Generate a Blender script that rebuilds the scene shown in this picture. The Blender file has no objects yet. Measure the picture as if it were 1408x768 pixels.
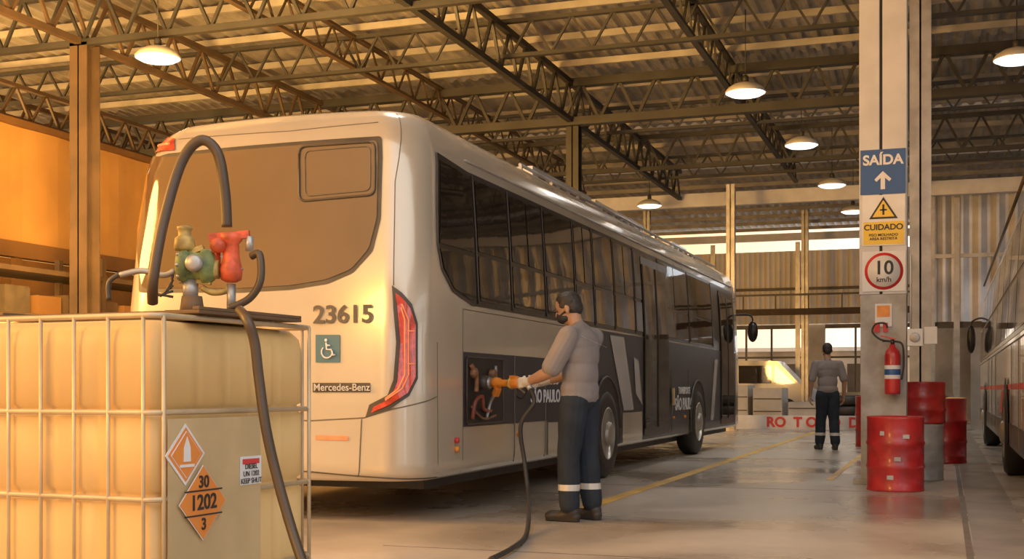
import bpy, bmesh, math, random
import numpy as np
from mathutils import Vector, Matrix, noise
random.seed(4)
V=Vector
# ---------------------------------------------------------------- camera calibration (metres)
F=1700.0; H=1.0; CX=704.0; HY=535.0; TH=math.atan(596/1700)
RT=V((math.cos(TH),math.sin(TH),0)); FW=V((-math.sin(TH),math.cos(TH),0))
def ray(px,py): return FW+RT*((px-CX)/F)+V((0,0,(HY-py)/F))
def P(px,py,D):
    v=ray(px,py)*D; v.z+=H; return v
def onx(X,px,py):
    r=ray(px,py); v=r*(X/r.x); v.z+=H; return v
def ony(Y,px,py):
    r=ray(px,py); v=r*(Y/r.y); v.z+=H; return v
def onz(Z,px,py):
    r=ray(px,py); v=r*((Z-H)/r.z); v.z+=H; return v
def proj(v):
    v=V(v)-V((0,0,H)); d=v.dot(FW); return CX+F*v.dot(RT)/d, HY-F*v.z/d
sc=bpy.context.scene
cam=bpy.data.cameras.new('camera'); co=bpy.data.objects.new('camera',cam); sc.collection.objects.link(co)
co.location=(0,0,H); co.rotation_euler=(math.pi/2,0,TH); cam.lens=36*F/1408; cam.sensor_width=36
cam.shift_y=(HY-384)/1408; cam.clip_end=400; sc.camera=co
try:
    sc.view_settings.view_transform='Standard'; sc.view_settings.look='None'; sc.view_settings.gamma=1.12; sc.view_settings.exposure=.05
except Exception: pass
# ---------------------------------------------------------------- materials
MC={}
def M(name,col,rough=.5,metal=0,var=.15,scale=3,bump=0,emit=0,spec=.5,col2=None,stretch=None,coat=0,trans=0):
    if name in MC: return MC[name]
    m=bpy.data.materials.new(name); m.use_nodes=True; nt=m.node_tree; b=nt.nodes['Principled BSDF']
    b.inputs['Roughness'].default_value=rough; b.inputs['Metallic'].default_value=metal
    b.inputs['Specular IOR Level'].default_value=spec
    b.inputs['Coat Weight'].default_value=coat
    if trans: b.inputs['Transmission Weight'].default_value=trans
    tc=nt.nodes.new('ShaderNodeTexCoord'); mp=nt.nodes.new('ShaderNodeMapping'); nz=nt.nodes.new('ShaderNodeTexNoise')
    nt.links.new(tc.outputs['Object'],mp.inputs[0]); nt.links.new(mp.outputs[0],nz.inputs['Vector'])
    if stretch: mp.inputs['Scale'].default_value=stretch
    nz.inputs['Scale'].default_value=scale; nz.inputs['Detail'].default_value=5
    rp=nt.nodes.new('ShaderNodeValToRGB')
    c=tuple(col)
    a=tuple(max(0,x*(1-var)) for x in c); d=tuple(min(1,x*(1+var)) for x in c) if col2 is None else tuple(col2)
    rp.color_ramp.elements[0].position=.35; rp.color_ramp.elements[1].position=.65
    rp.color_ramp.elements[0].color=(*a,1); rp.color_ramp.elements[1].color=(*d,1)
    nt.links.new(nz.outputs['Fac'],rp.inputs[0]); nt.links.new(rp.outputs[0],b.inputs['Base Color'])
    if emit:
        nt.links.new(rp.outputs[0],b.inputs['Emission Color']); b.inputs['Emission Strength'].default_value=emit
    if bump:
        bp=nt.nodes.new('ShaderNodeBump'); bp.inputs['Strength'].default_value=bump; bp.inputs['Distance'].default_value=.02
        nt.links.new(nz.outputs['Fac'],bp.inputs['Height']); nt.links.new(bp.outputs[0],b.inputs['Normal'])
    MC[name]=m; return m
m_silver=M('bus_paint_champagne',(.62,.53,.40),.22,.32,.05,1.2,coat=.6)
m_silver2=M('bus_paint_light',(.58,.56,.54),.25,.2,.05,1.2,coat=.5)
m_navy=M('bus_paint_navy',(.022,.024,.033),.35,.0,.2,2,spec=.4)
m_glass=M('tinted_glass',(.022,.016,.011),.03,0,.3,1.3,spec=.6,bump=.08)
m_rglass=M('rear_glass',(.135,.070,.024),.05,0,.12,1.1,spec=.9,bump=.10)  # orange veil of the left side mixed into the glass colour
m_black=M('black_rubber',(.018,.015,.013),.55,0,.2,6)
m_blackg=M('black_gloss',(.016,.013,.011),.25,0,.2,6,spec=.35)
m_dark=M('dark_trim',(.06,.045,.03),.5,0,.2,6)
m_seam=M('seam',(.14,.11,.07),.6,0,.1,6)
m_red=M('tail_lamp_red',(.60,.05,.02),.15,0,.3,25,coat=1)
m_redb=M('tail_lamp_bright',(.95,.26,.10),.2,0,.1,20,emit=.15)
m_white=M('white_paint',(.78,.77,.75),.5,0,.05,5)
m_blue=M('blue_sign',(.02,.085,.29),.4,0,.05,5)
m_blue2=M('teal_sticker',(.06,.16,.20),.4,0,.05,5)
m_yel=M('yellow_sign',(.85,.55,.04),.45,0,.05,5)
m_signred=M('sign_red',(.65,.03,.03),.45,0,.05,5)
m_steel=M('galvanised_steel',(.42,.40,.37),.4,.6,.2,4)
m_rim=M('wheel_rim',(.45,.41,.35),.4,.6,.15,6)
m_drum=M('drum_red',(.46,.018,.02),.35,0,.25,6,coat=.3,bump=.2)
m_drumw=M('drum_grey',(.47,.46,.44),.4,.2,.2,6)
m_truss=M('truss_paint',(.022,.021,.020),.6,.2,.3,2)
m_trussL=M('truss_orange_cast',(.050,.028,.013),.7,0,.3,2)  # dark truss paint with orange light mixed into its colour
m_purlin=M('purlin_paint',(.30,.28,.25),.6,.2,.2,2)
m_col=M('column_paint',(.62,.61,.60),.55,0,.08,3)
m_colb=M('column_peeling',(.60,.57,.52),.8,0,.2,5,col2=(.32,.29,.25),bump=.4)
m_orange=M('orange_plastic',(.80,.26,.03),.4,0,.15,8)
m_green=M('green_paint',(.17,.22,.07),.6,0,.45,22)
m_brass=M('pump_mustard',(.42,.28,.07),.55,.1,.4,22)
m_redp=M('pump_red',(.60,.08,.025),.5,0,.4,22)
# ---------------------------------------------------------------- mesh builder
def cr(pts,n=8):
    pts=[V(p) for p in pts]; out=[]
    for i in range(len(pts)-1):
        p0=pts[max(i-1,0)];p1=pts[i];p2=pts[i+1];p3=pts[min(i+2,len(pts)-1)]
        for k in range(n):
            t=k/n
            out.append(.5*((2*p1)+(p2-p0)*t+(2*p0-5*p1+4*p2-p3)*t*t+(3*p1-p0-3*p2+p3)*t**3))
    out.append(pts[-1]); return out
class MB:
    def __init__(s): s.v=[];s.f=[];s.m=[];s.sm=[];s.mats=[]
    def mi(s,m):
        if m not in s.mats: s.mats.append(m)
        return s.mats.index(m)
    def add(s,vs,fs,mat,smooth=False):
        o=len(s.v); s.v+=[tuple(x) for x in vs]; k=s.mi(mat)
        for f in fs: s.f.append([o+i for i in f]); s.m.append(k); s.sm.append(smooth)
    def bx(s,a,b,mat):
        x0,y0,z0=a;x1,y1,z1=b
        s.add([(x0,y0,z0),(x1,y0,z0),(x1,y1,z0),(x0,y1,z0),(x0,y0,z1),(x1,y0,z1),(x1,y1,z1),(x0,y1,z1)],
              [(3,2,1,0),(4,5,6,7),(0,1,5,4),(1,2,6,5),(2,3,7,6),(3,0,4,7)],mat)
    def beam(s,a,b,w,h,mat,up=(0,0,1)):
        a=V(a);b=V(b);d=(b-a).normalized();u=V(up)
        if abs(d.dot(u))>.98: u=V((1,0,0))
        x=d.cross(u).normalized()*w/2; y=x.cross(d).normalized()*h/2
        vs=[a-x-y,a+x-y,a+x+y,a-x+y,b-x-y,b+x-y,b+x+y,b-x+y]
        s.add(vs,[(0,1,2,3),(7,6,5,4),(1,0,4,5),(2,1,5,6),(3,2,6,7),(0,3,7,4)],mat)
    def lathe(s,prof,o,ax,mat,n=28,smooth=True,cap=True):
        o=V(o);ax=V(ax).normalized(); t=V((0,0,1)) if abs(ax.z)<.9 else V((1,0,0))
        x=ax.cross(t).normalized();y=ax.cross(x)
        vs=[];fs=[]
        for r,h in prof:
            for k in range(n):
                a=2*math.pi*k/n; vs.append(o+ax*h+(x*math.cos(a)+y*math.sin(a))*r)
        for j in range(len(prof)-1):
            for k in range(n):
                fs.append((j*n+k,j*n+(k+1)%n,(j+1)*n+(k+1)%n,(j+1)*n+k))
        if cap:
            fs.append(tuple(range(n))[::-1]); fs.append(tuple(range((len(prof)-1)*n,len(prof)*n)))
        s.add(vs,fs,mat,smooth)
    def cyl(s,a,b,r,mat,r2=None,n=16):
        a=V(a);b=V(b); s.lathe([(r,0),(r if r2 is None else r2,(b-a).length)],a,b-a,mat,n)
    def tube(s,pts,r,mat,n=8,smooth=True,sub=0,closed=False):
        pts=[V(p) for p in pts]
        if sub: pts=cr(pts,sub)
        if closed: pts=pts+[pts[0]]
        vs=[];fs=[];x=None
        for i,p in enumerate(pts):
            d=(pts[min(i+1,len(pts)-1)]-pts[max(i-1,0)])
            if d.length<1e-9: d=V((0,0,1))
            d.normalize()
            if x is None:
                t=V((0,0,1)) if abs(d.z)<.9 else V((1,0,0)); x=d.cross(t).normalized()
            else:
                x=(x-d*x.dot(d))
                x.normalize()
            y=d.cross(x)
            for k in range(n):
                a=2*math.pi*k/n; vs.append(p+(x*math.cos(a)+y*math.sin(a))*r)
        for j in range(len(pts)-1):
            for k in range(n): fs.append((j*n+k,j*n+(k+1)%n,(j+1)*n+(k+1)%n,(j+1)*n+k))
        fs.append(tuple(range(n))[::-1]); fs.append(tuple(range((len(pts)-1)*n,len(pts)*n)))
        s.add(vs,fs,mat,smooth)
    def prism(s,poly,vec,mat):
        n=len(poly);vec=V(vec); vs=[V(p) for p in poly]+[V(p)+vec for p in poly]
        s.add(vs,[tuple(range(n)),tuple(range(n,2*n))[::-1]]+[(i,(i+1)%n,n+(i+1)%n,n+i) for i in range(n)],mat)
    def ell(s,c,r,mat,n=16,m=10):
        vs=[];fs=[];c=V(c)
        for j in range(m+1):
            th=math.pi*j/m
            for k in range(n):
                a=2*math.pi*k/n; vs.append(c+V((r[0]*math.sin(th)*math.cos(a),r[1]*math.sin(th)*math.sin(a),r[2]*math.cos(th))))
        for j in range(m):
            for k in range(n): fs.append((j*n+k,(j+1)*n+k,(j+1)*n+(k+1)%n,j*n+(k+1)%n))
        s.add(vs,fs,mat,True)
    def build(s,name,loc=(0,0,0),rz=0,parent=None,bevel=0):
        me=bpy.data.meshes.new(name); me.from_pydata(s.v,[],s.f)
        for m in s.mats: me.materials.append(m)
        me.polygons.foreach_set('material_index',s.m); me.polygons.foreach_set('use_smooth',s.sm); me.update()
        bm=bmesh.new(); bm.from_mesh(me); bmesh.ops.recalc_face_normals(bm,faces=bm.faces); bm.to_mesh(me); bm.free()
        ob=bpy.data.objects.new(name,me); sc.collection.objects.link(ob); ob.location=loc; ob.rotation_euler=(0,0,rz)
        if parent: ob.parent=parent
        if bevel:
            b=ob.modifiers.new('bevel','BEVEL'); b.width=bevel; b.segments=2; b.limit_method='ANGLE'
        return ob
def text(name,s,loc,size,mat,rot,parent,align='CENTER',bold=.012,ext=.002,sx=1):
    c=bpy.data.curves.new(name,'FONT'); c.body=s; c.size=size; c.align_x=align; c.align_y='CENTER'; c.extrude=ext; c.offset=bold*size
    c.materials.append(mat); o=bpy.data.objects.new(name,c); sc.collection.objects.link(o)
    o.location=loc; o.rotation_euler=rot; o.scale=(sx,1,1)
    if parent: o.parent=parent
    return o
FY=(math.pi/2,0,0); FX=(math.pi/2,0,math.pi/2)
# ---------------------------------------------------------------- floor
fm=bpy.data.materials.new('concrete_floor'); fm.use_nodes=True; nt=fm.node_tree; b=nt.nodes['Principled BSDF']
tc=nt.nodes.new('ShaderNodeTexCoord')
def nzn(scale,detail=6,dist=0):
    n=nt.nodes.new('ShaderNodeTexNoise'); n.inputs['Scale'].default_value=scale; n.inputs['Detail'].default_value=detail
    n.inputs['Distortion'].default_value=dist; nt.links.new(tc.outputs['Object'],n.inputs['Vector']); return n
n1=nzn(.5,8,.6); n2=nzn(6,8)
rp=nt.nodes.new('ShaderNodeValToRGB'); e=rp.color_ramp.elements; e[0].position=.33;e[1].position=.66
e[0].color=(.31,.265,.21,1); e[1].color=(.57,.50,.41,1)
mx=nt.nodes.new('ShaderNodeMix'); mx.data_type='RGBA'; mx.blend_type='MULTIPLY'; mx.inputs[0].default_value=.5
rp2=nt.nodes.new('ShaderNodeValToRGB'); rp2.color_ramp.elements[0].position=.3; rp2.color_ramp.elements[0].color=(.6,.6,.6,1)
nt.links.new(n1.outputs['Fac'],rp.inputs[0]); nt.links.new(n2.outputs['Fac'],rp2.inputs[0])
nt.links.new(rp.outputs[0],mx.inputs[6]); nt.links.new(rp2.outputs[0],mx.inputs[7]); nt.links.new(mx.outputs[2],b.inputs['Base Color'])
mr=nt.nodes.new('ShaderNodeMapRange'); mr.inputs[1].default_value=.3;mr.inputs[2].default_value=.7;mr.inputs[3].default_value=.15;mr.inputs[4].default_value=.45
nt.links.new(n1.outputs['Fac'],mr.inputs[0]); nt.links.new(mr.outputs[0],b.inputs['Roughness'])
bp=nt.nodes.new('ShaderNodeBump'); bp.inputs['Strength'].default_value=.08; nt.links.new(n2.outputs['Fac'],bp.inputs['Height']); nt.links.new(bp.outputs[0],b.inputs['Normal'])
mb=MB(); mb.bx((-40,-12,-.2),(30,70,0),fm); floor=mb.build('floor')
m_yline=M('yellow_line_paint',(.70,.42,.05),.5,0,.2,3)
m_joint=M('floor_joint',(.12,.10,.08),.7,0,.2,4)
m_oil=M('oil_stained_concrete',(.20,.175,.15),.35,0,.3,2)
mb=MB()
mb.bx((-2.93,9.9,.0005),(-2.80,31,.004),m_yline)
mb.bx((-1.25,14,.0005),(-1.17,30,.003),m_yline)
mb.bx((.12,4,.0005),(.16,40,.003),m_joint)
mb.bx((.17,6,.0005),(.55,31,.002),m_oil)
for y in (7.2,12.6,18,23.4): mb.bx((-3.4,y,.0005),(.12,y+.008,.002),m_joint)
mb.build('trim_1')
# ---------------------------------------------------------------- roof
m_roof=M('corrugated_roof',(.31,.29,.265),.42,.5,.35,1.5)
m_cwall=M('corrugated_wall',(.58,.58,.58),.32,.5,.25,1.2)
m_cwall2=M('corrugated_wall_pale',(.60,.56,.50),.5,.2,.12,.8)
def corr(name,org,ua,va,na,lu,lv,period,amp,mat,nv=2,per=6,thick=None):
    org=V(org);ua=V(ua);va=V(va);na=V(na); nu=int(lu/period*per); vs=[];fs=[]
    for i in range(nu+1):
        u=lu*i/nu; h=amp*max(-.7,min(.7,math.sin(2*math.pi*u/period)*1.2))
        for j in range(nv): vs.append(org+ua*u+va*(lv*j/(nv-1))+na*h)
    for i in range(nu):
        for j in range(nv-1): a=i*nv+j; fs.append((a,a+nv,a+nv+1,a+1))
    mb=MB(); mb.add(vs,fs,mat); return mb.build(name)
slabs=[(5,13.5,7.25,7.0),(13.5,22.2,7.35,7.0),(22.2,27.5,7.4,7.0),(27.5,32.3,7.3,6.95),(32.3,44.5,7.1,6.7)]
root=bpy.data.objects.new('ceiling',None); sc.collection.objects.link(root)
for k,(ya,yb,za,zb) in enumerate(slabs):
    d=V((0,yb-ya,zb-za)); o=corr('roof_sheet_%d'%k,(-21,ya,za),(1,0,0),d.normalized(),(0,0,1),37,d.length+.15,.26,.04,m_roof)
    o.parent=root
mb=MB()
for k,(ya,yb,za,zb) in enumerate(slabs):
    n=max(2,int((yb-ya)/1.25))
    for i in range(n):
        t=(i+.5)/n; y=ya+(yb-ya)*t; z=za+(zb-za)*t-.13
        mb.beam((-21,y,z),(16,y,z),.06,.11,m_purlin)
o=mb.build('purlins',parent=root)
def truss(name,a,b,h,mat,step=.9,cw=.09,dw=.045,bw=.1):
    mb=MB(); a=V(a);b=V(b);L=(b-a).length;d=(b-a).normalized();up=V((0,0,h))
    mb.beam(a,b,bw,cw,mat); mb.beam(a+up,b+up,bw,cw,mat)
    n=int(L/step)
    for i in range(n):
        p=a+d*(L*i/n);q=a+d*(L*(i+.5)/n);r=a+d*(L*(i+1)/n)
        mb.beam(p,q+up,dw,dw,mat); mb.beam(q+up,r,dw,dw,mat)
    return mb.build(name)
for y in (14.8,27.5): truss('roof_truss',(-21,y,6.0),(16,y,6.0),.72,m_truss,.7)
truss('roof_truss',(-21,22.2,6.0),(16,22.2,6.0),.72,m_truss,.7,.15,.055,.2)
truss('roof_truss',(-21,18.4,6.25),(16,18.4,6.25),.55,m_truss,.65,.06,.035)
truss('roof_truss',(-21,24.8,6.3),(16,24.8,6.3),.5,m_truss,.65,.06,.035)
truss('roof_truss',(-21,30,6.2),(16,30,6.2),.5,m_truss,.65,.06,.035)
for x in (-17.5,-11.8,-6.6,-.62,6.5): truss('roof_truss',(x,6,6.02),(x,32.2,6.02),.7,m_truss if x>-8 else m_trussL,.8)
truss('roof_truss',(-3.6,12,6.3),(-3.6,32.2,6.3),.5,m_truss,.7,.06,.035)
truss('roof_truss',(-9.2,8,6.3),(-9.2,32.2,6.3),.5,m_trussL,.7,.05,.03)
truss('roof_truss',(-14.6,12,5.5),(-14.6,32.2,5.5),.55,m_trussL,.7,.06,.04)
mb=MB(); mb.bx((-21,32.3,5.8),(16,32.5,6.15),m_col); mb.build('crossbeam')
mb=MB(); mb.bx((-21,44.3,6.25),(16,44.5,6.5),m_col); mb.build('crossbeam')
# ---------------------------------------------------------------- walls
m_tan=M('plaster_tan',(.46,.42,.36),.8,0,.25,1)
m_lwall=M('cladding_orange_cast',(.44,.22,.055),.6,0,.12,1)  # orange light on the left put into the wall colour
m_lwall2=M('cladding_orange_cast_dark',(.14,.065,.018),.6,0,.2,1)  # darker cladding, same orange light put into its colour
w=corr('wall_back',(-21,44.6,3.3),(1,0,0),(0,0,1),(0,1,0),37,2.6,.36,.03,m_cwall2)
mb=MB()
mb.bx((-21,44.7,0),(-13,44.9,3.3),m_tan); mb.bx((-9.6,44.7,0),(-8.9,44.9,3.3),m_tan); mb.bx((-4.6,44.7,0),(-4.0,44.9,3.3),m_tan); mb.bx((-.6,44.7,0),(16,44.9,3.3),m_tan)
mb.bx((-13,44.7,0),(-1,44.9,.9),m_tan)
mb.bx((-13,44.72,3.15),(-1,44.88,3.3),m_dark)
for x in (-12,-11,-7.6,-6.8,-5.9,-3,-2): mb.bx((x,44.75,.9),(x+.07,44.85,3.3),m_dark)
mb.bx((-13,44.76,2.1),(-1,44.84,2.17),m_dark)
mb.build('wall_back')
mb=MB()
mb.bx((-21,44.5,4.5),(16,44.56,4.6),m_dark)
for x in range(-20,16,3): mb.bx((x,44.48,0),(x+.16,44.57,6.2),m_steel)
mb.bx((-14,38.9,3.3),(8,39.0,3.5),m_trussL); mb.bx((-14,38.92,3.9),(8,38.98,3.96),m_dark)
for i in range(23): mb.bx((-14+i,38.93,3.5),(-13.96+i,38.97,3.95),m_dark)
for x in (-13.8,-6.4,.2): mb.bx((x,38.86,0),(x+.16,39.02,3.35),m_steel)
mb.build('mezzanine_rail')
mb=MB(); m_out=M('outside_building',(.60,.55,.47),.8,0,.3,.6)
mb.bx((-16,50,0),(4,51,2.6),m_out); mb.bx((-12,49.6,0),(-10,50,2.1),m_dark); mb.bx((-7,49.6,.8),(-5,50,2.0),m_dark); mb.bx((-3.6,49.6,.8),(-2.2,50,2.0),m_dark); mb.bx((-16,49.7,2.5),(4,51.2,2.65),m_white); mb.build('neighbour_building')
root=bpy.data.objects.new('wall_right',None); sc.collection.objects.link(root)
o=corr('sheet',(-.35,33.0,2.7),(1,0,0),(0,0,1),(0,1,0),16,3.2,.42,.06,m_cwall); o.parent=root
mb=MB(); mb.bx((.6,33.1,0),(16,33.25,2.7),m_tan); mb.bx((-.4,33.05,2.55),(16,33.2,2.72),m_dark); mb.bx((-.45,32.9,0),(-.25,33.1,5.9),m_steel)
mb.bx((.2,32.9,0),(.34,33.05,5.8),m_steel); mb.bx((-.4,32.92,4.3),(16,33.0,4.4),m_steel)
mb.build('lower_wall',parent=root)
mb=MB(); m_sw=M('added_side_wall_paint',(.11,.09,.07),.8,0,.3,.7)  # unseen wall added to give the bus side glass contrasty reflections
mb.bx((12,-4,0),(12.2,33,.9),m_sw); mb.bx((12,-4,2.9),(12.2,33,3.7),m_sw); mb.bx((12,-4,4.5),(12.2,33,7.0),m_sw)
for i,y in enumerate(np.arange(-4,33,2.6)):
    wd=.35 if i%3 else 1.5
    mb.bx((11.98,y,.9),(12.22,y+wd,2.9),m_sw); mb.bx((11.98,y,3.7),(12.22,y+.3,4.5),m_dark)
mb.build('wall_side_added')
mb=MB(); m_fw=M('added_front_wall_paint',(.22,.17,.11),.8,0,.3,.7)  # wall added behind the camera for the rear glass to reflect
mb.bx((-24,-10,3.3),(14,-9.8,4.2),m_fw); mb.bx((-24,-10,5.0),(14,-9.8,7.2),m_fw); mb.bx((-24,-10,0),(14,-9.8,.7),m_fw)
for i in range(13):
    x=-24+i*3; mb.bx((x,-10.02,.7),(x+(.4 if i%3 else 1.7),-9.78,3.3),m_fw)
    mb.bx((x+.4,-10.0,4.2),(x+(1.2 if i%2 else 2.4),-9.8,5.0),m_fw)
mb.build('wall_front_added')
root=bpy.data.objects.new('wall_left',None); sc.collection.objects.link(root)
o=corr('sheet',(-14,10,3.35),(0,1,0),(0,0,1),(1,0,0),30,1.85,1.6,.03,m_lwall); o.parent=root
mb=MB(); mb.bx((-14.1,10,0),(-14.0,40,1.2),m_lwall2); mb.bx((-14.1,10,3.1),(-13.9,40,3.35),m_lwall2); mb.bx((-14.1,10,5.2),(-13.9,40,5.3),m_lwall2)
for y in range(10,40,2): mb.bx((-14.1,y,1.2),(-14.0,y+.15,3.1),m_lwall2)
mb.bx((-14.15,10,1.2),(-14.12,40,3.1),m_lwall2); mb.build('frame',parent=root)
mb=MB()
for y in (11,13.4,15.8,18.2,20.6):
    mb.beam((-13,y,0),(-13,y,3.0),.09,.09,m_trussL); mb.beam((-12.2,y,0),(-12.2,y,3.0),.09,.09,m_trussL)
    mb.beam((-13,y,.3),(-12.2,y,2.8),.05,.05,m_trussL)
for z in (.5,1.3,2.0,2.65):
    mb.bx((-13.05,11,z),(-12.15,20.7,z+.07),m_trussL)
    for i in range(14):
        if z<2.6:
            y=11.2+i*.66; h=random.uniform(.2,.5); mb.bx((-12.9,y,z+.07),(-12.3,y+.5,z+.07+h),random.choice([m_lwall,m_lwall2,m_lwall2,m_dark,m_trussL]))
mb.build('storage_rack')
# ---------------------------------------------------------------- columns
def column(x,y,w,z,mat,name='support_column'):
    mb=MB(); mb.bx((x-w/2,y-w/2,0),(x+w/2,y-w/2+.02,z),mat); mb.bx((x-w/2,y+w/2-.02,0),(x+w/2,y+w/2,z),mat); mb.bx((x-.012,y-w/2,0),(x+.012,y+w/2,z),mat)
    mb.bx((x-w*.8,y-w*.8,0),(x+w*.8,y+w*.8,.03),mat)
    return mb.build(name)
column(-11.8,14.9,.30,6.0,m_trussL); column(-6.6,22.35,.24,6.0,m_truss); column(-4.9,30,.20,5.95,m_steel); column(-8.6,37,.2,6.8,m_steel)
column(-4.3,41,.22,6.8,m_steel);column(-16.5,24,.3,6.0,m_trussL)
column(-.30,16.6,.26,6.0,m_steel); column(-2.2,36.5,.16,6.7,m_steel)
mb=MB(); cx,cy=-.62,13.78; f=cy-.23
mb.bx((cx-.24,f,2.0),(cx-.035,cy+.2,6.9),m_col); mb.bx((cx-.005,f,2.0),(cx+.24,cy+.2,6.9),m_col); mb.bx((cx-.05,f+.03,2.0),(cx+.0,cy+.19,6.9),m_black)
mb.bx((cx-.225,f+.008,0),(cx+.235,cy+.2,2.0),m_colb); mb.bx((cx-.3,f-.04,0),(cx+.3,cy+.28,.06),m_colb)
mb.build('support_column',bevel=.006)
def plate(name,x0,x1,z0,z1,mat,y=f-.012,t=.01):
    mb=MB(); mb.bx((x0,y,z0),(x1,y+t,z1),mat); return mb
a,bx_=cx-.228,cx+.228
mb=plate('s',a,bx_,3.05,3.52,m_blue); yy=f-.014
mb.prism([(cx-.022,yy,3.10),(cx+.022,yy,3.10),(cx+.022,yy,3.22),(cx+.065,yy,3.18),(cx+.085,yy,3.205),(cx,yy,3.29),(cx-.085,yy,3.205),(cx-.065,yy,3.18),(cx-.022,yy,3.22)],(0,-.003,0),m_white)
o=mb.build('exit_sign'); text('lettering','SAÍDA',(cx,yy,3.405),.145,m_white,FY,o,bold=.03)
mb=plate('s',a+.02,bx_-.005,2.51,3.04,m_white)
mb.bx((a+.03,yy,2.52),(bx_-.015,yy+.004,2.76),m_yel)
mb.prism([(cx-.14,yy,2.79),(cx+.15,yy,2.79),(cx+.005,yy,3.02)],(0,-.002,0),m_black); mb.prism([(cx-.105,yy-.003,2.81),(cx+.115,yy-.003,2.81),(cx+.005,yy-.003,2.985)],(0,-.002,0),m_yel)
mb.bx((cx-.005,yy-.008,2.83),(cx+.015,yy-.005,2.94),m_black); mb.bx((cx-.03,yy-.008,2.875),(cx+.04,yy-.005,2.89),m_black)
o=mb.build('caution_sign'); text('lettering','CUIDADO',(cx+.005,yy-.003,2.70),.085,m_black,FY,o,bold=.02)
text('small_print','PISO MOLHADO\nAREA RESTRITA',(cx+.005,yy-.003,2.60),.04,m_black,FY,o)
mb=plate('s',a+.02,bx_,2.03,2.45,m_white); zc=2.24
mb.lathe([(.195,0),(.195,.004)],(cx+.01,yy+.004,zc),(0,-1,0),m_signred,40); mb.lathe([(.165,0),(.165,.004)],(cx+.01,yy,zc),(0,-1,0),m_white,40)
o=mb.build('speed_limit_sign'); text('lettering','10',(cx+.01,yy-.005,zc+.03),.2,m_black,FY,o,bold=.02); text('unit','km/h',(cx+.01,yy-.005,zc-.09),.075,m_black,FY,o,bold=.02)
mb=MB(); mb.bx((cx-.08,f-.004,1.66),(cx+.09,f+.006,1.90),m_white); mb.bx((cx-.06,f-.007,1.76),(cx+.07,f-.003,1.88),m_orange); mb.bx((cx-.09,f-.007,1.60),(cx-.03,f+.006,1.70),m_signred); mb.bx((cx+.0,f-.007,1.60),(cx+.05,f+.006,1.70),m_signred); mb.build('fire_notice')
mb=MB(); ex=cx+.10; ey=f-.10
mb.lathe([(.03,0),(.075,.0),(.08,.02),(.08,.40),(.07,.45),(.035,.485),(.025,.52)],(ex,ey,.95),(0,0,1),m_drum,28)
mb.lathe([(.081,.16),(.081,.30)],(ex,ey,.95),(0,0,1),m_white,28,cap=False); mb.lathe([(.0815,.2),(.0815,.26)],(ex,ey,.95),(0,0,1),m_blue,28,cap=False)
mb.cyl((ex,ey,1.46),(ex,ey,1.52),.02,m_blackg); mb.beam((ex+.03,ey,1.52),(ex-.12,ey,1.56),.02,.012,m_signred); mb.beam((ex+.02,ey,1.50),(ex-.1,ey,1.50),.02,.012,m_blackg)
mb.tube([(ex-.02,ey,1.5),(ex-.12,ey-.02,1.52),(ex-.20,ey,1.60),(ex-.17,ey,1.68),(ex-.08,ey,1.69),(ex-.05,ey,1.64)],.010,m_black,sub=6)
mb.tube([(ex+.02,ey,1.5),(ex+.10,ey-.03,1.46),(ex+.11,ey-.02,1.25),(ex+.09,ey-.02,1.1)],.011,m_black,sub=6)
mb.bx((ex-.03,ey+.06,1.2),(ex+.03,f+.006,1.35),m_dark); mb.build('fire_extinguisher')
mb=MB(); mb.bx((cx+.245,f-.05,1.45),(cx+.40,f+.04,1.63),m_white); mb.bx((cx+.41,f-.02,1.47),(cx+.54,f+.07,1.65),m_white); mb.tube([(cx+.28,f,1.63),(cx+.28,f+.0,2.4)],.012,m_steel); mb.lathe([(.05,0),(.05,.02)],(cx+.32,f-.05,1.54),(0,-1,0),m_steel,16); mb.bx((cx+.245,f+.04,1.5),(cx+.54,f+.08,1.56),m_steel); mb.build('electrical_box',bevel=.006)
def drum(x,y,z,mat,s=1.0,h=.80):
    r=.272*s; pr=[(.01,.03),(r-.03,.03),(r-.025,0),(r,0),(r+.006,.012),(r,.03)]
    for k in (.33,.64): pr+=[(r,h*k-.025),(r+.012,h*k),(r,h*k+.025)]
    pr+=[(r,h-.03),(r+.006,h-.012),(r,h),(r-.02,h),(r-.022,h-.02),(.01,h-.02)]
    mb=MB(); mb.lathe(pr,(x,y,z),(0,0,1),mat,40); mb.cyl((x+.15,y,z+h-.02),(x+.15,y,z+h),.035,m_steel); mb.cyl((x-.17,y+.02,z+h-.02),(x-.17,y+.02,z+h-.005),.02,m_steel)
    return mb
mb=drum(-.47,12.86,0,m_drum,1,.735)
for a0,z0 in ((-2.0,.55),(-1.5,.3),(-1.2,.52),(-1.75,.12)):
    x=-.47+.276*math.cos(a0); y=12.86+.276*math.sin(a0); mb.bx((x-.02,y-.003,z0),(x+.04,y+.012,z0+.04),m_drumw)
mb.build('oil_drum'); drum(-.27,14.5,0,m_drumw,.92,.62).build('oil_drum'); drum(-.25,14.5,.625,m_drum,.92,.46).build('oil_drum'); drum(.0,17.9,.0,m_drum,1,.88).build('oil_drum'); drum(.0,19.6,0,m_yel,1,.88).build('oil_drum'); drum(-1.22,22.5,0,m_drum,1,.88).build('oil_drum')
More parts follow.
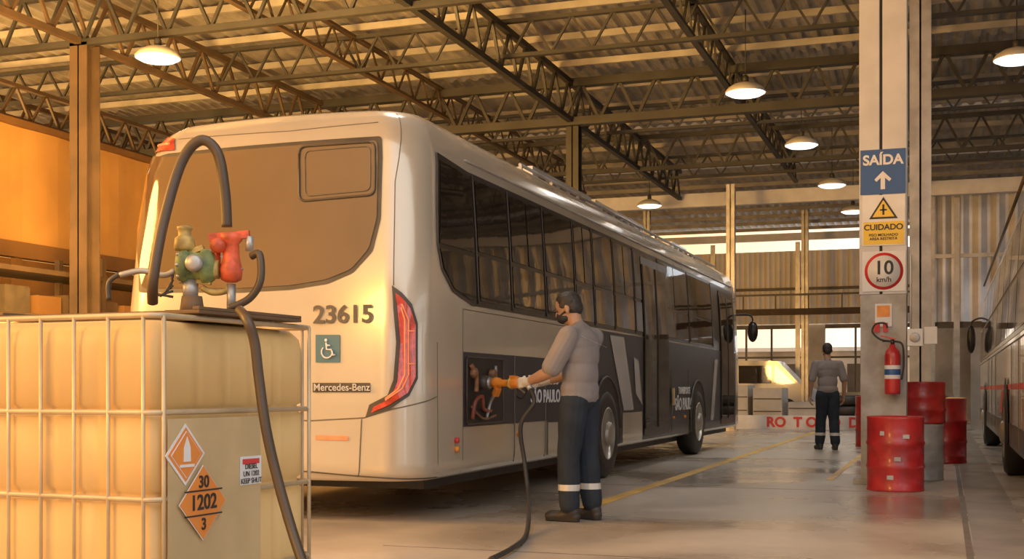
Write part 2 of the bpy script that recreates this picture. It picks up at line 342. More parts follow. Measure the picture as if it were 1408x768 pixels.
# ---------------------------------------------------------------- pendant lamps
m_shade=M('lamp_shade',(.6,.58,.52),.4,.3,.05,4); m_lens=M('lamp_lens',(1,.95,.87),.3,0,.02,4,emit=2.0)
for (px,py,zt) in ((1025,128,6.9),(1102,200,6.9),(1144,255,6.9),(893,283,6.9),(1173,291,6.9),(217,80,6.9),(1398,82,6.9),(560,-190,6.9),(-250,60,6.9)):
    p=onz(5.6,px,py); mb=MB()
    mb.lathe([(.31,0),(.315,.02),(.27,.08),(.18,.135),(.08,.165),(.05,.17)],p,(0,0,1),m_shade,32,cap=False)
    mb.lathe([(.30,.0),(.24,-.035),(.1,-.05),(.01,-.052)],p,(0,0,1),m_lens,32)
    mb.lathe([(.05,.16),(.05,.25),(.03,.28)],p,(0,0,1),m_truss,20); mb.tube([p+V((0,0,.26)),(p.x,p.y,zt)],.008,m_truss)
    mb.build('pendant_lamp')
    l=bpy.data.lights.new('pendant_bulb','SPOT'); l.energy=240; l.spot_size=2.7; l.spot_blend=.6; l.shadow_soft_size=.25; l.color=(1,.95,.88) if px>400 else (1,.62,.28)
    lo=bpy.data.objects.new('pendant_bulb',l); sc.collection.objects.link(lo); lo.location=p-V((0,0,.07))
# ---------------------------------------------------------------- bus
PZ=[.32,.38,.6,1.0,1.65,2.3,2.74,2.88,2.99,3.08,3.14,3.175,3.195]
PI=[.04,0.0,0,0,0.0,.03,.06,.085,.125,.18,.26,.38,.55]
class Bus:
    def __init__(s,xL,xR,y0,y1,rake=.14):
        s.xc=(xL+xR)/2; s.W=(xR-xL)/2; s.y0=y0; s.y1=y1; s.R=.30; s.c=.05; s.rk=rake; s.u1=s.W-s.R; s.L=s.R*math.pi/2; s.mb=MB()
    def S(s,u,z,e=0):
        sg=1 if u>=0 else -1; a=abs(u); i=float(np.interp(z,PZ,PI)); k=s.rk*max(0,(z-1.3)/1.7)**1.6
        hw=s.W-i+e; yb=s.y0+i*.8+k-e
        if a<=s.u1: x=a/s.u1*(hw-s.R); y=yb+s.c*(a/s.u1)**2
        elif a<=s.u1+s.L:
            t=(a-s.u1)/s.R; x=hw-s.R+s.R*math.sin(t); y=yb+s.c+s.R*(1-math.cos(t))
        else:
            q=a-s.u1-s.L; x=hw; y=s.y0+s.R+s.c+q+(yb-s.y0)*max(0,1-q/.9)
        return V((s.xc+sg*x,y,z))
    def ul(s,Y): return s.u1+s.L+(Y-s.y0-s.R-s.c)
    def uv(s,px,py,side=True):
        if side:
            v=onx(s.xc+s.W,px,py); u,z=s.ul(v.y),v.z
            if v.y<s.y0+.35: u=s.u1+s.L*.6
        else:
            v=ony(s.y0,px,py); u,z=v.x-s.xc,v.z
        z=min(max(z,.33),3.1)
        for _ in range(25):
            q=proj(s.S(u,z)); e0,e1=px-q[0],py-q[1]
            if abs(e0)+abs(e1)<.05: break
            h=.004; a=proj(s.S(u+h,z)); b=proj(s.S(u,z+h)); J=np.array([[(a[0]-q[0])/h,(b[0]-q[0])/h],[(a[1]-q[1])/h,(b[1]-q[1])/h]])
            try: d=np.linalg.solve(J,[e0,e1])
            except Exception: break
            u+=max(-.3,min(.3,d[0])); z+=max(-.3,min(.3,d[1])); z=min(max(z,.33),3.16)
        return (u,z)
    def body(s,mat):
        rows=[];umax=s.ul(s.y1-.3)
        us=[-umax]+[-umax+(umax-s.u1-s.L)*k/14 for k in range(1,14)]
        us+=[-(s.u1+s.L)+s.L*k/8 for k in range(9)]
        us+=[-s.u1+2*s.u1*k/12 for k in range(1,12)]
        us=us+[-x for x in reversed(us[:23])]
        vs=[];zs=[]
        for a,b_ in zip(PZ[:-1],PZ[1:]): zs+=[a+(b_-a)*k/3 for k in range(3)]
        zs.append(PZ[-1])
        for z in zs:
            r=[s.S(u,z) for u in us]; i=float(np.interp(z,PZ,PI)); hw=s.W-i
            for t in range(1,8):
                a=math.pi/2*t/8; r.append(V((s.xc+hw-.3*(1-math.cos(a)),s.y1-.3+.3*math.sin(a)-i*.5,z)))
            for t in range(0,9): r.append(V((s.xc+(hw-.3)*(1-t/4),s.y1-i*.5,z)))
            for t in range(7,0,-1):
                a=math.pi/2*t/8; r.append(V((s.xc-hw+.3*(1-math.cos(a)),s.y1-.3+.3*math.sin(a)-i*.5,z)))
            rows.append(r)
        n=len(rows[0]); fs=[]
        for r in rows: vs+=r
        for j in range(len(rows)-1):
            for k in range(n): fs.append((j*n+k,j*n+(k+1)%n,(j+1)*n+(k+1)%n,(j+1)*n+k))
        fs.append(tuple(range(n))); fs.append(tuple(range((len(rows)-1)*n,len(rows)*n)))
        s.mb.add(vs,fs,mat,True)
    def patch(s,poly,mat,e=.008,rnd=0):
        if rnd: poly=rpoly(poly,rnd)
        bm=bmesh.new(); vs=[bm.verts.new((u,z,0)) for u,z in poly]; bm.faces.new(vs)
        us=[p[0] for p in poly]; zs=[p[1] for p in poly]
        cuts=[]
        for sg in (1,-1):
            cuts+=[sg*(s.u1+s.L*k/8) for k in range(9)]
            cuts+=[sg*(s.u1+s.L+k*.225) for k in range(1,5)]
        cuts+=[k*.2 for k in range(-5,6)]
        for c in cuts:
            if min(us)<c<max(us): bmesh.ops.bisect_plane(bm,geom=bm.verts[:]+bm.edges[:]+bm.faces[:],plane_co=(c,0,0),plane_no=(1,0,0))
        zz=[]
        for a,b_ in zip(PZ[:-1],PZ[1:]): zz+=[a,(a+b_)/2]
        for c in zz:
            if min(zs)<c<max(zs): bmesh.ops.bisect_plane(bm,geom=bm.verts[:]+bm.edges[:]+bm.faces[:],plane_co=(0,c,0),plane_no=(0,1,0))
        bm.verts.index_update(); V3=[s.S(v.co.x,v.co.y,e) for v in bm.verts]; fs=[[v.index for v in f.verts] for f in bm.faces]
        bm.free(); s.mb.add(V3,fs,mat,True)
    def line(s,pts,r,mat,e=.003,closed=False,sub=12):
        o=[]; q=list(pts)+([pts[0]] if closed else [])
        for a,b_ in zip(q[:-1],q[1:]):
            for k in range(sub): o.append(s.S(a[0]+(b_[0]-a[0])*k/sub,a[1]+(b_[1]-a[1])*k/sub,e))
        o.append(s.S(q[-1][0],q[-1][1],e)); s.mb.tube(o,r,mat,6)
def rpoly(poly,r,n=5):
    out=[];N=len(poly)
    for i in range(N):
        p=np.array(poly[i]);a=np.array(poly[i-1])-p;b=np.array(poly[(i+1)%N])-p
        la,lb=np.linalg.norm(a),np.linalg.norm(b); d=min(r,la*.45,lb*.45); s0=p+a/la*d; s1=p+b/lb*d
        for k in range(n+1):
            t=k/n; q=(1-t)**2*s0+2*t*(1-t)*p+t*t*s1; out.append((float(q[0]),float(q[1])))
    return out
def wheel(mb,x,y,sgn,r=.5):
    ax=(sgn,0,0)
    mb.lathe([(.30,-.28),(r-.06,-.28),(r,-.22),(r,-.04),(r-.04,.0),(r-.12,.012),(.30,.0)],(x,y,r),ax,m_black,36)
    mb.lathe([(.30,.004),(.285,.01),(.27,-.05),(.20,-.09),(.17,-.03),(.14,-.03),(.13,.03),(.09,.05),(.01,.05)],(x,y,r),ax,m_rim,36)
    for k in range(10):
        a=k*math.pi/5; c=V((x,y+.215*math.cos(a)*.9,r+.215*math.sin(a)*.9)); mb.cyl(c-V((sgn*.09,0,0)),c-V((sgn*.02,0,0)),.014,m_steel,n=8)
B=Bus(-6.27,-3.63,8.22,23.3); mb=B.mb; B.body(m_silver)
q=lambda px,py:B.uv(px,py,False)
g=lambda px,py:B.uv(px,py,True)
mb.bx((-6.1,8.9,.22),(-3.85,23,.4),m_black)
# rear glass
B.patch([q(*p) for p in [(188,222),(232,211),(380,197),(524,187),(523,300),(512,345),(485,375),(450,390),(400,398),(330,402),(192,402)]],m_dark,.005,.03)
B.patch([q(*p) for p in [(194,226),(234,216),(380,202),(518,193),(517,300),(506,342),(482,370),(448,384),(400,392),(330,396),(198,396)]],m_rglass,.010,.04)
fr=rpoly([q(*p) for p in [(412,202),(514,195),(514,268),(412,277)]],.06)
B.line(fr,.009,m_dark,.014,True,2)
B.line(rpoly([q(*p) for p in [(420,208),(508,201),(508,262),(420,270)]],.05),.004,m_seam,.013,True,2)
# tail lamp
tl=[(538,392),(552,402),(566,418),(574,445),(574,520),(562,544),(535,562),(502,573),(507,556),(532,543),(540,522),(544,470),(540,425)]
B.patch([q(*p) if p[0]<530 else g(*p) for p in tl],m_dark,.008)
tl2=[(542,402),(552,410),(563,424),(570,447),(570,518),(559,540),(534,556),(509,567),(512,559),(536,547),(545,524),(549,470),(545,425)]
B.patch([q(*p) if p[0]<530 else g(*p) for p in tl2],m_red,.016)
for k in range(2):
    o_=5*k
    B.line([g(551-k*1,418+o_),g(560-o_,440),g(560-o_,515),g(551-o_,534),q(528,550-k*2)],.006,m_redb,.019)
B.line([g(558,455),g(568,455)],.006,m_redb,.02);B.line([g(558,500),g(568,500)],.006,m_redb,.02)
B.patch([q(*p) for p in [(207,197),(243,190),(243,206),(207,212)]],m_red,.012,.02)
B.line([q(213,203),q(237,198)],.012,m_redb,.014)
# seams
B.line([q(545,156),q(543,250),q(541,392)],.004,m_seam,.001)
B.line([q(180,560),q(425,578),q(500,574)],.005,m_seam,.001)
B.line([q(500,574),g(540,562),g(600,545)],.005,m_seam,.001)
B.line([q(497,576),q(492,655)],.005,m_seam,.001)
B.line([q(200,205),q(400,180),q(520,168)],.004,m_seam,.001)
B.line([g(601,470),g(601,650)],.004,m_seam,.001)
B.line([q(300,640),q(425,648),q(492,654),g(560,658),g(600,657)],.006,m_dark,.001)
B.patch([q(434,598),q(478,599),q(478,605),q(434,604)],m_redb,.008)
B.patch([q(430,526),q(508,526),q(508,539),q(430,539)],m_dark,.008)
B.patch([q(434,460),q(467,460),q(467,498),q(434,498)],m_blue2,.008)
# side windows
zb,zt=1.68,2.78
UE=B.ul(22.7); ue=UE
wb=[g(599,208),g(600,290),g(601,335),g(607,370),g(622,400),(g(650,414)[0],zb),(ue,zb),(ue,zt),(g(640,229)[0],zt)]
B.patch(wb,m_blackg,.006)
panes=[604,657,704,751,792,818,846,874,908,948,980]
Y=[onx(-3.63,p,400).y for p in panes]
for i in range(len(Y)-1):
    ua,ub=B.ul(Y[i])+.05,B.ul(Y[i+1])-.05
    if i==0:
        B.patch([g(604,218),g(604,335),(g(604,335)[0],2.12),(ub,2.12),(ub,zt-.05),(g(640,238)[0],zt-.05)],m_glass,.011)
        B.patch([(g(605,345)[0],2.08),g(610,368),g(624,396),(g(645,410)[0],zb+.05),(ub,zb+.05),(ub,2.08)],m_glass,.011)
    else:
        B.patch([(ua,zb+.05),(ub,zb+.05),(ub,2.10),(ua,2.10)],m_glass,.011,.04)
        if i%2: B.patch([(ua,2.14),(ub,2.14),(ub,zt-.05),(ua,zt-.05)],m_glass,.011,.04)
        else:
            um=(ua+ub)/2; B.patch([(ua,2.14),(um-.02,2.14),(um-.02,zt-.05),(ua,zt-.05)],m_glass,.011,.03); B.patch([(um+.02,2.14),(ub,2.14),(ub,zt-.05),(um+.02,zt-.05)],m_glass,.011,.03)
    B.line([(ub+.05,zb+.02),(ub+.05,zt-.02)],.006,m_dark,.012)
B.line([(a,b_) for a,b_ in wb[:6]],.007,m_dark,.01)
B.line([(B.ul(9.4),2.87),(ue,2.87)],.012,m_steel,.004,sub=30)
# navy lower side
ya=B.ul(onx(-3.63,636,500).y); ym=B.ul(onx(-3.63,752,500).y)
B.patch([(ya,.70),(ym,.70),(ym,1.30),(ya,1.30)],m_navy,.007)
B.patch([(ym,.36),(ue,.36),(ue,1.66),(B.ul(12.9),1.66),(ym,1.30)],m_navy,.007)
B.patch([(ym,.36),(B.ul(12.9),.36),(B.ul(12.9),.68),(ym,.68)],m_silver,.011)
B.patch([(B.ul(14.3),.36),(B.ul(15.3),.36),(B.ul(15.3),.72),(B.ul(14.3),.72)],m_silver,.011)
B.line([(ya,.34),(ya,1.64)],.004,m_seam,.002); B.line([(ya,1.64),(ym+1.0,1.64)],.004,m_seam,.002)
for yy_ in (10.4,11.3,12.2,17.1,18.3): B.line([(B.ul(yy_),.36),(B.ul(yy_),1.3)],.005,m_seam,.009)
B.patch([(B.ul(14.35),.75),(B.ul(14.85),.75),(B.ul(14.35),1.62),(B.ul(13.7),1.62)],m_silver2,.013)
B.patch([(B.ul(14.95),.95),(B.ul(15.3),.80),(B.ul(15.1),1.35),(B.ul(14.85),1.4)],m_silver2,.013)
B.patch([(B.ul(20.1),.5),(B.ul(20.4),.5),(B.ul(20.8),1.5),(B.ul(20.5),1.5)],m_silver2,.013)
for d0,d1 in ((15.4,16.9),(21.1,22.5)):
    B.patch([(B.ul(d0),.40),(B.ul(d1),.40),(B.ul(d1),2.70),(B.ul(d0),2.70)],m_blackg,.016,.04)
    for k in range(2):
        a_=d0+.05+k*(d1-d0)/2; b2=a_+(d1-d0)/2-.1
        B.patch([(B.ul(a_),.55),(B.ul(b2),.55),(B.ul(b2),2.6),(B.ul(a_),2.6)],m_glass,.021,.04)
        B.line([(B.ul(a_),.5),(B.ul(a_),2.6)],.008,m_dark,.022)
for yw in (13.55,19.0):
    arch=[(B.ul(yw)+.62*math.cos(t),max(.36,.52+.62*math.sin(t))) for t in [math.pi*(-.08+1.16*k/24) for k in range(25)]]
    B.patch(arch,m_black,.018); wheel(mb,-3.60,yw,1); wheel(mb,-6.30,yw,-1)
    B.line(arch[2:-2],.014,m_dark,.02,sub=2)
# filler recess with pipework
ru0,ru1=B.ul(onx(-3.63,640,500).y),B.ul(onx(-3.63,690,500).y)
B.patch([(ru0,.72),(ru1,.72),(ru1,1.26),(ru0,1.26)],m_black,.013,.03)
B.line(rpoly([(ru0,.72),(ru1,.72),(ru1,1.26),(ru0,1.26)],.03),.006,m_dark,.014,True,2)
m_rust=M('engine_rust',(.20,.085,.035),.6,.1,.4,18); m_ored=M('engine_hose_red',(.22,.045,.02),.5)
S_=lambda du,z,e=.03:B.S(ru0+du,z,e)
mb.tube([S_(.08,.76),S_(.10,.9,.05),S_(.22,.94,.06),S_(.28,.84,.05),S_(.5,.82)],.016,m_ored,10,sub=5)
mb.tube([S_(.05,1.2),S_(.12,1.1,.05),S_(.12,.98,.05)],.020,m_rust,10,sub=5)
mb.lathe([(.04,0),(.045,.01),(.045,.04),(.03,.05)],S_(.10,1.13,.015),(1,0,0),m_rust,18)
mb.lathe([(.04,0),(.05,.01),(.05,.05),(.03,.06)],S_(.52,1.12,.015),(1,0,0),m_rust,18)
mb.tube([S_(.4,.76),S_(.45,.9,.05),S_(.6,1.0,.04),S_(.62,1.2)],.014,m_steel,8,sub=5)
mb.tube([S_(.06,.86),S_(.3,.76,.04),S_(.62,.78)],.010,m_rust,8,sub=5)
FIL=B.S(ru0+.30,1.055,0)
mb.cyl(FIL,FIL+V((.09,0,0)),.06,m_dark); mb.cyl(FIL+V((.05,0,0)),FIL+V((.11,0,0)),.045,m_steel)
for py in (605,617):
    c=B.S(*g(626,py),.0); mb.cyl(c,c+V((.03,0,0)),.022,m_orange if py>610 else m_signred)
for yy_ in (10.5,12.0,17.2,18):
    c=B.S(B.ul(yy_),.6,0); mb.cyl(c,c+V((.03,0,0)),.02,m_orange)
# roof equipment
for a_,b2 in ((12.5,14.8),(15.0,17.6),(19.6,20.8)):
    mb.bx((-5.6,a_,3.15),(-4.15,b2,3.38),m_silver2)
    for k in range(5): mb.bx((-4.15,a_+.2+k*.4,3.21),(-4.135,a_+.4+k*.4,3.33),m_dark)
mb.tube([(-3.95,11.5,3.21),(-3.93,22.3,3.21)],.018,m_steel)
for k in range(11): mb.beam((-3.94,11.5+k,3.05),(-3.94,11.5+k,3.21),.03,.03,m_steel)
# front mirror
mb.tube([(-3.75,22.9,2.36),(-3.55,23.2,2.40),(-3.42,23.3,2.36),(-3.40,23.3,2.25)],.018,m_black,sub=4)
mb.ell((-3.40,23.3,2.08),(.10,.06,.20),m_blackg,16,8)
bus=mb.build('city_bus')
def rear_text(nm,s,px,py,size,mat,sx=1,bold=.012,align='CENTER'):
    u,z=q(px,py); p=B.S(u,z,.014); sl=math.atan2(2*B.c*u/B.u1**2,1.0); return text(nm,s,p,size,mat,(math.pi/2,0,sl),bus,bold=bold,sx=sx,align=align)
m_num=M('number_grey',(.09,.075,.06),.5)
rear_text('fleet_number','23615',471,433,.185,m_num,sx=1.05,bold=.02)
rear_text('badge','Mercedes-Benz',469,532.5,.074,m_silver2,sx=.98,bold=.012)
u,z=q(450.5,479); c=B.S(u,z,.013); mi=MB()
ri=.045
mi.tube([c+V((-.005+ri*math.cos(t),-.002,-.025+ri*math.sin(t))) for t in [math.pi*(.75+1.3*k/16) for k in range(17)]],.006,m_white)
mi.tube([c+V(p) for p in [(-.012,-.002,.045),(-.008,-.002,-.005),(.03,-.002,-.008),(.045,-.002,-.05),(.062,-.002,-.045)]],.007,m_white)
mi.ell(c+V((-.014,-.002,.062)),(.012,.004,.012),m_white); mi.tube([c+V((-.01,-.002,.025)),c+V((.022,-.002,.022))],.006,m_white)
mi.build('wheelchair_symbol',parent=bus)
def side_text(nm,s,Y_,z,size,mat,e=.014,sx=1,bold=.02): return text(nm,s,B.S(B.ul(Y_),z,e),size,mat,FX,bus,bold=bold,sx=sx)
side_text('lettering_1','BIARTICULADO',11.35,1.08,.10,m_white); side_text('lettering_2','SÃO PAULO',11.3,.93,.17,m_white)
side_text('lettering_3','SÃO PAULO',17.95,.78,.24,m_white,.016); side_text('lettering_4','TRANSPORTE',17.95,.98,.14,m_white,.016)
mi=MB(); c=B.S(B.ul(17.12),.90,.03)
for k,mt in enumerate((m_green,m_yel,m_signred,m_white)): mi.bx(c+V((-.01,-.08+.04*k,-.12)),c+V((.002,-.045+.04*k,.12)),mt)
mi.build('emblem',parent=bus)
# right hand bus
B2=Bus(.68,3.16,11.4,27.6,.1); mb=B2.mb; B2.body(m_silver2)
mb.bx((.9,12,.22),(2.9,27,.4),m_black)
ue=-B2.ul(27.2); us_=-B2.ul(11.9)
B2.patch([(us_,1.55),(ue,1.55),(ue,2.80),(us_,2.80)],m_blackg,.006,.06)
n=9
for i in range(n):
    a_=-B2.ul(11.95+i*1.69); b_=-B2.ul(11.95+(i+1)*1.69-.09)
    B2.patch([(a_,1.60),(b_,1.60),(b_,2.15),(a_,2.15)],m_glass,.011,.04);B2.patch([(a_,2.2),(b_,2.2),(b_,2.74),(a_,2.74)],m_glass,.011,.04)
B2.patch([(us_,1.0),(ue,1.0),(ue,1.06),(us_,1.06)],m_signred,.007); B2.patch([(us_,.36),(ue,.36),(ue,.62),(us_,.62)],m_navy,.007)
B2.patch([(-B2.ul(15.5),.7),(-B2.ul(17.5),.7),(-B2.ul(17.0),.98),(-B2.ul(15.1),.98)],m_signred,.007)
B2.line([(us_,1.5),(ue,1.5)],.008,m_steel,.004,sub=30)
for yy_ in (13,14.4,19,20.5,22): B2.line([(-B2.ul(yy_),.36),(-B2.ul(yy_),1.5)],.005,m_seam,.008)
for yw in (15.6,23.6):
    arch=[(-(B2.ul(yw)+.62*math.cos(t)),max(.36,.52+.62*math.sin(t))) for t in [math.pi*(-.08+1.16*k/24) for k in range(25)]]
    B2.patch(arch,m_black,.018); wheel(mb,.65,yw,-1); wheel(mb,3.19,yw,1)
mb.tube([(.82,27.3,2.46),(.66,27.55,2.48),(.53,27.65,2.42),(.51,27.65,2.3)],.02,m_black,sub=4); mb.ell((.51,27.65,2.05),(.09,.06,.30),m_blackg,16,8)
mb.tube([(.74,12,3.1),(.74,26.8,3.1)],.02,m_dark)
mb.build('city_bus')
# ---------------------------------------------------------------- IBC tank
IP=P(215,HY,4.35); ib=(IP.x,IP.y,0); irz=math.radians(-4)
m_ibc=M('hdpe_orange_cast',(.78,.50,.19),.42,0,.06,2.5,spec=.35); m_cage=M('cage_orange_cast',(.58,.44,.26),.45,.3,.15,5); m_pal=M('pallet_dark',(.13,.07,.03),.7)  # white bottle and steel cage with orange light put into their colours
m_plate=M('plate_orange_cast',(.60,.43,.21),.5,.2,.1,4)  # grey metal plate, coloured amber in place of orange light
nt_=m_ibc.node_tree.nodes['Principled BSDF']; nt_.inputs['Subsurface Weight'].default_value=.25; nt_.inputs['Subsurface Radius'].default_value=(.06,.04,.02)
mb=MB()
def rr(x0,x1,y0,y1,r,n=6):
    o=[]
    for cx_,cy_,a0 in ((x1-r,y1-r,0),(x0+r,y1-r,90),(x0+r,y0+r,180),(x1-r,y0+r,270)):
        for k in range(n+1):
            a=math.radians(a0+90*k/n); o.append((cx_+r*math.cos(a),cy_+r*math.sin(a)))
    return o
prof=[(.17,.05),(.20,.018),(.30,.014),(.59,.014),(.605,.028),(.63,.028),(.645,.014),(.90,.014),(.91,.028),(.935,.028),(.945,.014),(1.16,.014),(1.21,.022),(1.245,.05),(1.255,.13)]
vs=[];N=None
for z,i in prof:
    base=rr(-1.2+i,-i,i,1.0-i,.06)
    ring=[]
    for k in range(len(base)):
        p0=V((*base[k],z)); p1=V((*base[(k+1)%len(base)],z)); ring.append(p0)
        if (p1-p0).length>.3:
            d=(p1-p0);nn=V((d.y,-d.x,0)).normalized()
            for j in range(1,40):
                t=j/40; gr=.010 if (j%8 in (0,)) else 0.0
                ring.append(p0+d*t-nn*gr*(1 if .25<z<1.2 else 0))
    vs+=ring; N=len(ring)
fs=[]
for j in range(len(prof)-1):
    for k in range(N): fs.append((j*N+k,j*N+(k+1)%N,(j+1)*N+(k+1)%N,(j+1)*N+k))
fs.append(tuple(range(N))); fs.append(tuple(range((len(prof)-1)*N,len(prof)*N)))
mb.add(vs,fs,m_ibc,True)
tr=.010
for z in (1.262,.918,.61,.30): 
    mb.tube([(x,y,z) for x,y in rr(-1.205,.005,-.005,1.005,.05)],tr,m_cage,8,closed=True)
for k in range(8):
    x=-1.15+k*.157; 
    for y in (-.008,1.008): mb.tube([(x,y,.15),(x,y,1.262)],.007,m_cage)
for y in (.03,.97):
    for x in (.008,-1.208): mb.tube([(x,y,.15),(x,y,1.262)],.008,m_cage)
for y in (.28,.72): mb.tube([(-1.2,y,1.266),(-.6,y,1.268),(0,y,1.266)],.010,m_cage)
for x in (-1.2,-.66,-.12): mb.bx((x,0,0),(x+.12,1.0,.10),m_pal)
mb.bx((-1.2,0,.10),(0,1.0,.15),m_pal)
mb.bx((.016,.04,.16),(.020,.60,.895),m_plate)
def diamond(y,z,h,mat,x): 
    mb.prism([(x,y-h,z),(x,y,z-h),(x,y+h,z),(x,y,z+h)],(.002,0,0),mat)
m_hz=M('hazard_orange',(.80,.24,.03),.5,0,.04,5)
diamond(.13,.765,.112,m_white,.022);diamond(.13,.765,.098,m_hz,.024);diamond(.13,.765,.085,m_white,.0262);diamond(.13,.765,.081,m_hz,.0284)
diamond(.22,.585,.138,m_white,.031);diamond(.22,.585,.134,m_hz,.033);
for hh in (.045,-.045): mb.bx((.035,.11,.585+hh-.003),(.037,.33,.585+hh+.003),m_black)
mb.prism([(.031,.11,.74),(.031,.15,.74),(.031,.148,.79),(.031,.13,.83),(.031,.112,.79)],(.002,0,0),m_white); mb.bx((.0305,.09,.72),(.033,.17,.73),m_white)
mb.bx((.022,.46,.63),(.024,.60,.74),m_white); mb.bx((.0245,.475,.71),(.026,.585,.73),m_signred)
ibc=mb.build('ibc_tank',loc=ib,rz=irz)
for s_,z_,sz in (('30',.66,.062),('1202',.585,.078),('3',.505,.06)):
    t=text('placard_text',s_,(.037,.22,z_),sz,m_black,FX,ibc,bold=.02,ext=.001)
text('label_text','DIESEL\nUN 1202\nKEEP SHUT',(.027,.53,.672),.028,m_black,FX,ibc,ext=.0005)
mb=MB(); mb.bx((-.95,.20,1.279),(.03,.88,1.292),m_pal); mb.bx((-.95,.20,1.292),(-.92,.88,1.305),m_pal); mb.bx((-.0,.20,1.292),(.03,.88,1.305),m_pal); mb.build('spill_tray',loc=ib,rz=irz,bevel=.003)
# pump
D0=4.85
mb=MB()
def pl(px,py,D=D0): return P(px,py,D)
zt_=1.295
def top(px,D): 
    v=P(px,HY,D); v.z=zt_; return v
bp_=top(264,4.85); mb.cyl(bp_,bp_+V((0,0,.07)),.05,m_pal,.04)
bb=top(285,4.85); mb.bx(bb-V((.14,.08,0)),bb+V((.14,.08,.014)),m_pal)
mb.lathe([(.02,0),(.055,.01),(.068,.03),(.068,.05),(.055,.055),(.055,.10),(.068,.105),(.068,.13),(.055,.15),(.03,.16)],pl(242,366),RT,m_green,24)
mb.lathe([(.035,0),(.042,.01),(.038,.05),(.025,.06),(.025,.08),(.03,.085),(.03,.095),(.01,.10)],pl(254,345),(0,0,1),m_brass,20)
for k in range(8):
    a=k*math.pi/4; c=pl(247,366)+FW*(.06*math.cos(a))+V((0,0,.06*math.sin(a))); mb.cyl(c,c+RT*.012,.008,m_steel,n=6)
mb.beam(pl(246,352),pl(280,340),.03,.02,m_brass); mb.beam(pl(250,384),pl(290,388),.03,.02,m_brass)
mb.lathe([(.03,0),(.038,.0),(.038,.05),(.03,.05)],pl(284,370),RT,m_brass,20)
mb.lathe([(.02,0),(.040,.01),(.044,.05),(.034,.09),(.030,.15),(.043,.165),(.043,.19),(.02,.195)],pl(318,388),(0,0,1),m_redp,24)
mb.lathe([(.02,0),(.028,.0),(.032,.03),(.02,.05)],pl(302,338),-FW,m_redp,16)
mb.beam(pl(288,327),pl(343,322),.03,.03,m_redp); mb.cyl(pl(343,345),pl(343,325),.016,m_steel)
mb.beam(pl(296,345),pl(296,372),.03,.03,m_redp); mb.beam(pl(306,350),pl(332,372),.02,.02,m_steel)
mb.lathe([(.02,0),(.032,.0),(.034,.02),(.02,.03)],pl(268,362,4.79),-FW,m_steel,24)
mb.cyl(pl(262,410),pl(262,385),.03,m_steel); mb.cyl(pl(318,430),pl(318,390),.018,m_steel)
mb.tube([pl(278,395),pl(292,402),pl(310,400),pl(318,392)],.012,m_brass,sub=5)
for k in range(5): mb.tube([pl(206+k*7,402+6*math.sin(k)),pl(238,408-k*8)],.005,m_dark)
mb.tube([pl(165,378),pl(195,372),pl(225,378),pl(240,372)],.012,m_steel,sub=5)
mb.tube([pl(150,412),pl(150,388),pl(165,376)],.010,m_dark,sub=5)
mb.build('transfer_pump')
mb=MB(); m_h=M('hose_orange_cast',(.06,.035,.017),.45)  # black hose, browned by orange light painted into its colour
mb.tube([pl(210,416,4.80),pl(211,380,4.75),pl(226,300,4.8),pl(250,222,4.85),pl(276,193,4.85),pl(299,210,4.85),pl(309,262,4.85),pl(312,312,4.85)],.021,m_h,12,sub=8)
mb.tube([pl(346,352,4.8),pl(357,350,4.78),pl(358,385,4.76),pl(343,410,4.76),pl(315,424,4.76)],.015,m_h,10,sub=8)
mb.build('suction_hose')
# ---------------------------------------------------------------- people
def rotm(yaw=0,pitch=0,roll=0):
    return Matrix.Rotation(yaw,3,'Z')@Matrix.Rotation(pitch,3,'Y')@Matrix.Rotation(roll,3,'X')
def hand(pr,wr,d,w,n,curl,lab='glove',spread=.021,thumb=(.55,.6,.5)):
    wr=V(wr);d=V(d).normalized(); n=V(n); n=(n-d*n.dot(d)).normalized(); w=V(w); w=(w-d*w.dot(d)-n*w.dot(n)).normalized()
    for k,(off,sl) in enumerate(zip((1.5,.5,-.5,-1.5),(.93,1.0,.95,.78))):
        kn=wr+d*(.088-.004*abs(k-1))+w*off*spread
        pr.append(('c',lab,wr+w*off*.014,kn,.015,.0125))
        A=0;p=kn
        for L,c,r in zip((.044,.028,.022),curl,(.0105,.0098,.009)):
            A+=c; dd=d*math.cos(A)+n*math.sin(A); q_=p+dd*L*sl; pr.append(('c',lab,p,q_,r,r-.0008)); p=q_
    b0=wr+d*.028+w*.022; d1=(w*thumb[0]+d*thumb[1]+n*thumb[2]).normalized(); b1=b0+d1*.042; d2=(w*thumb[0]*.2+d*thumb[1]+n*thumb[2]*1.2).normalized(); b2=b1+d2*.032; b3=b2+d2*.024
    pr+= [('c',lab,b0,b1,.017,.013),('c',lab,b1,b2,.0125,.011),('c',lab,b2,b3,.011,.0095)]
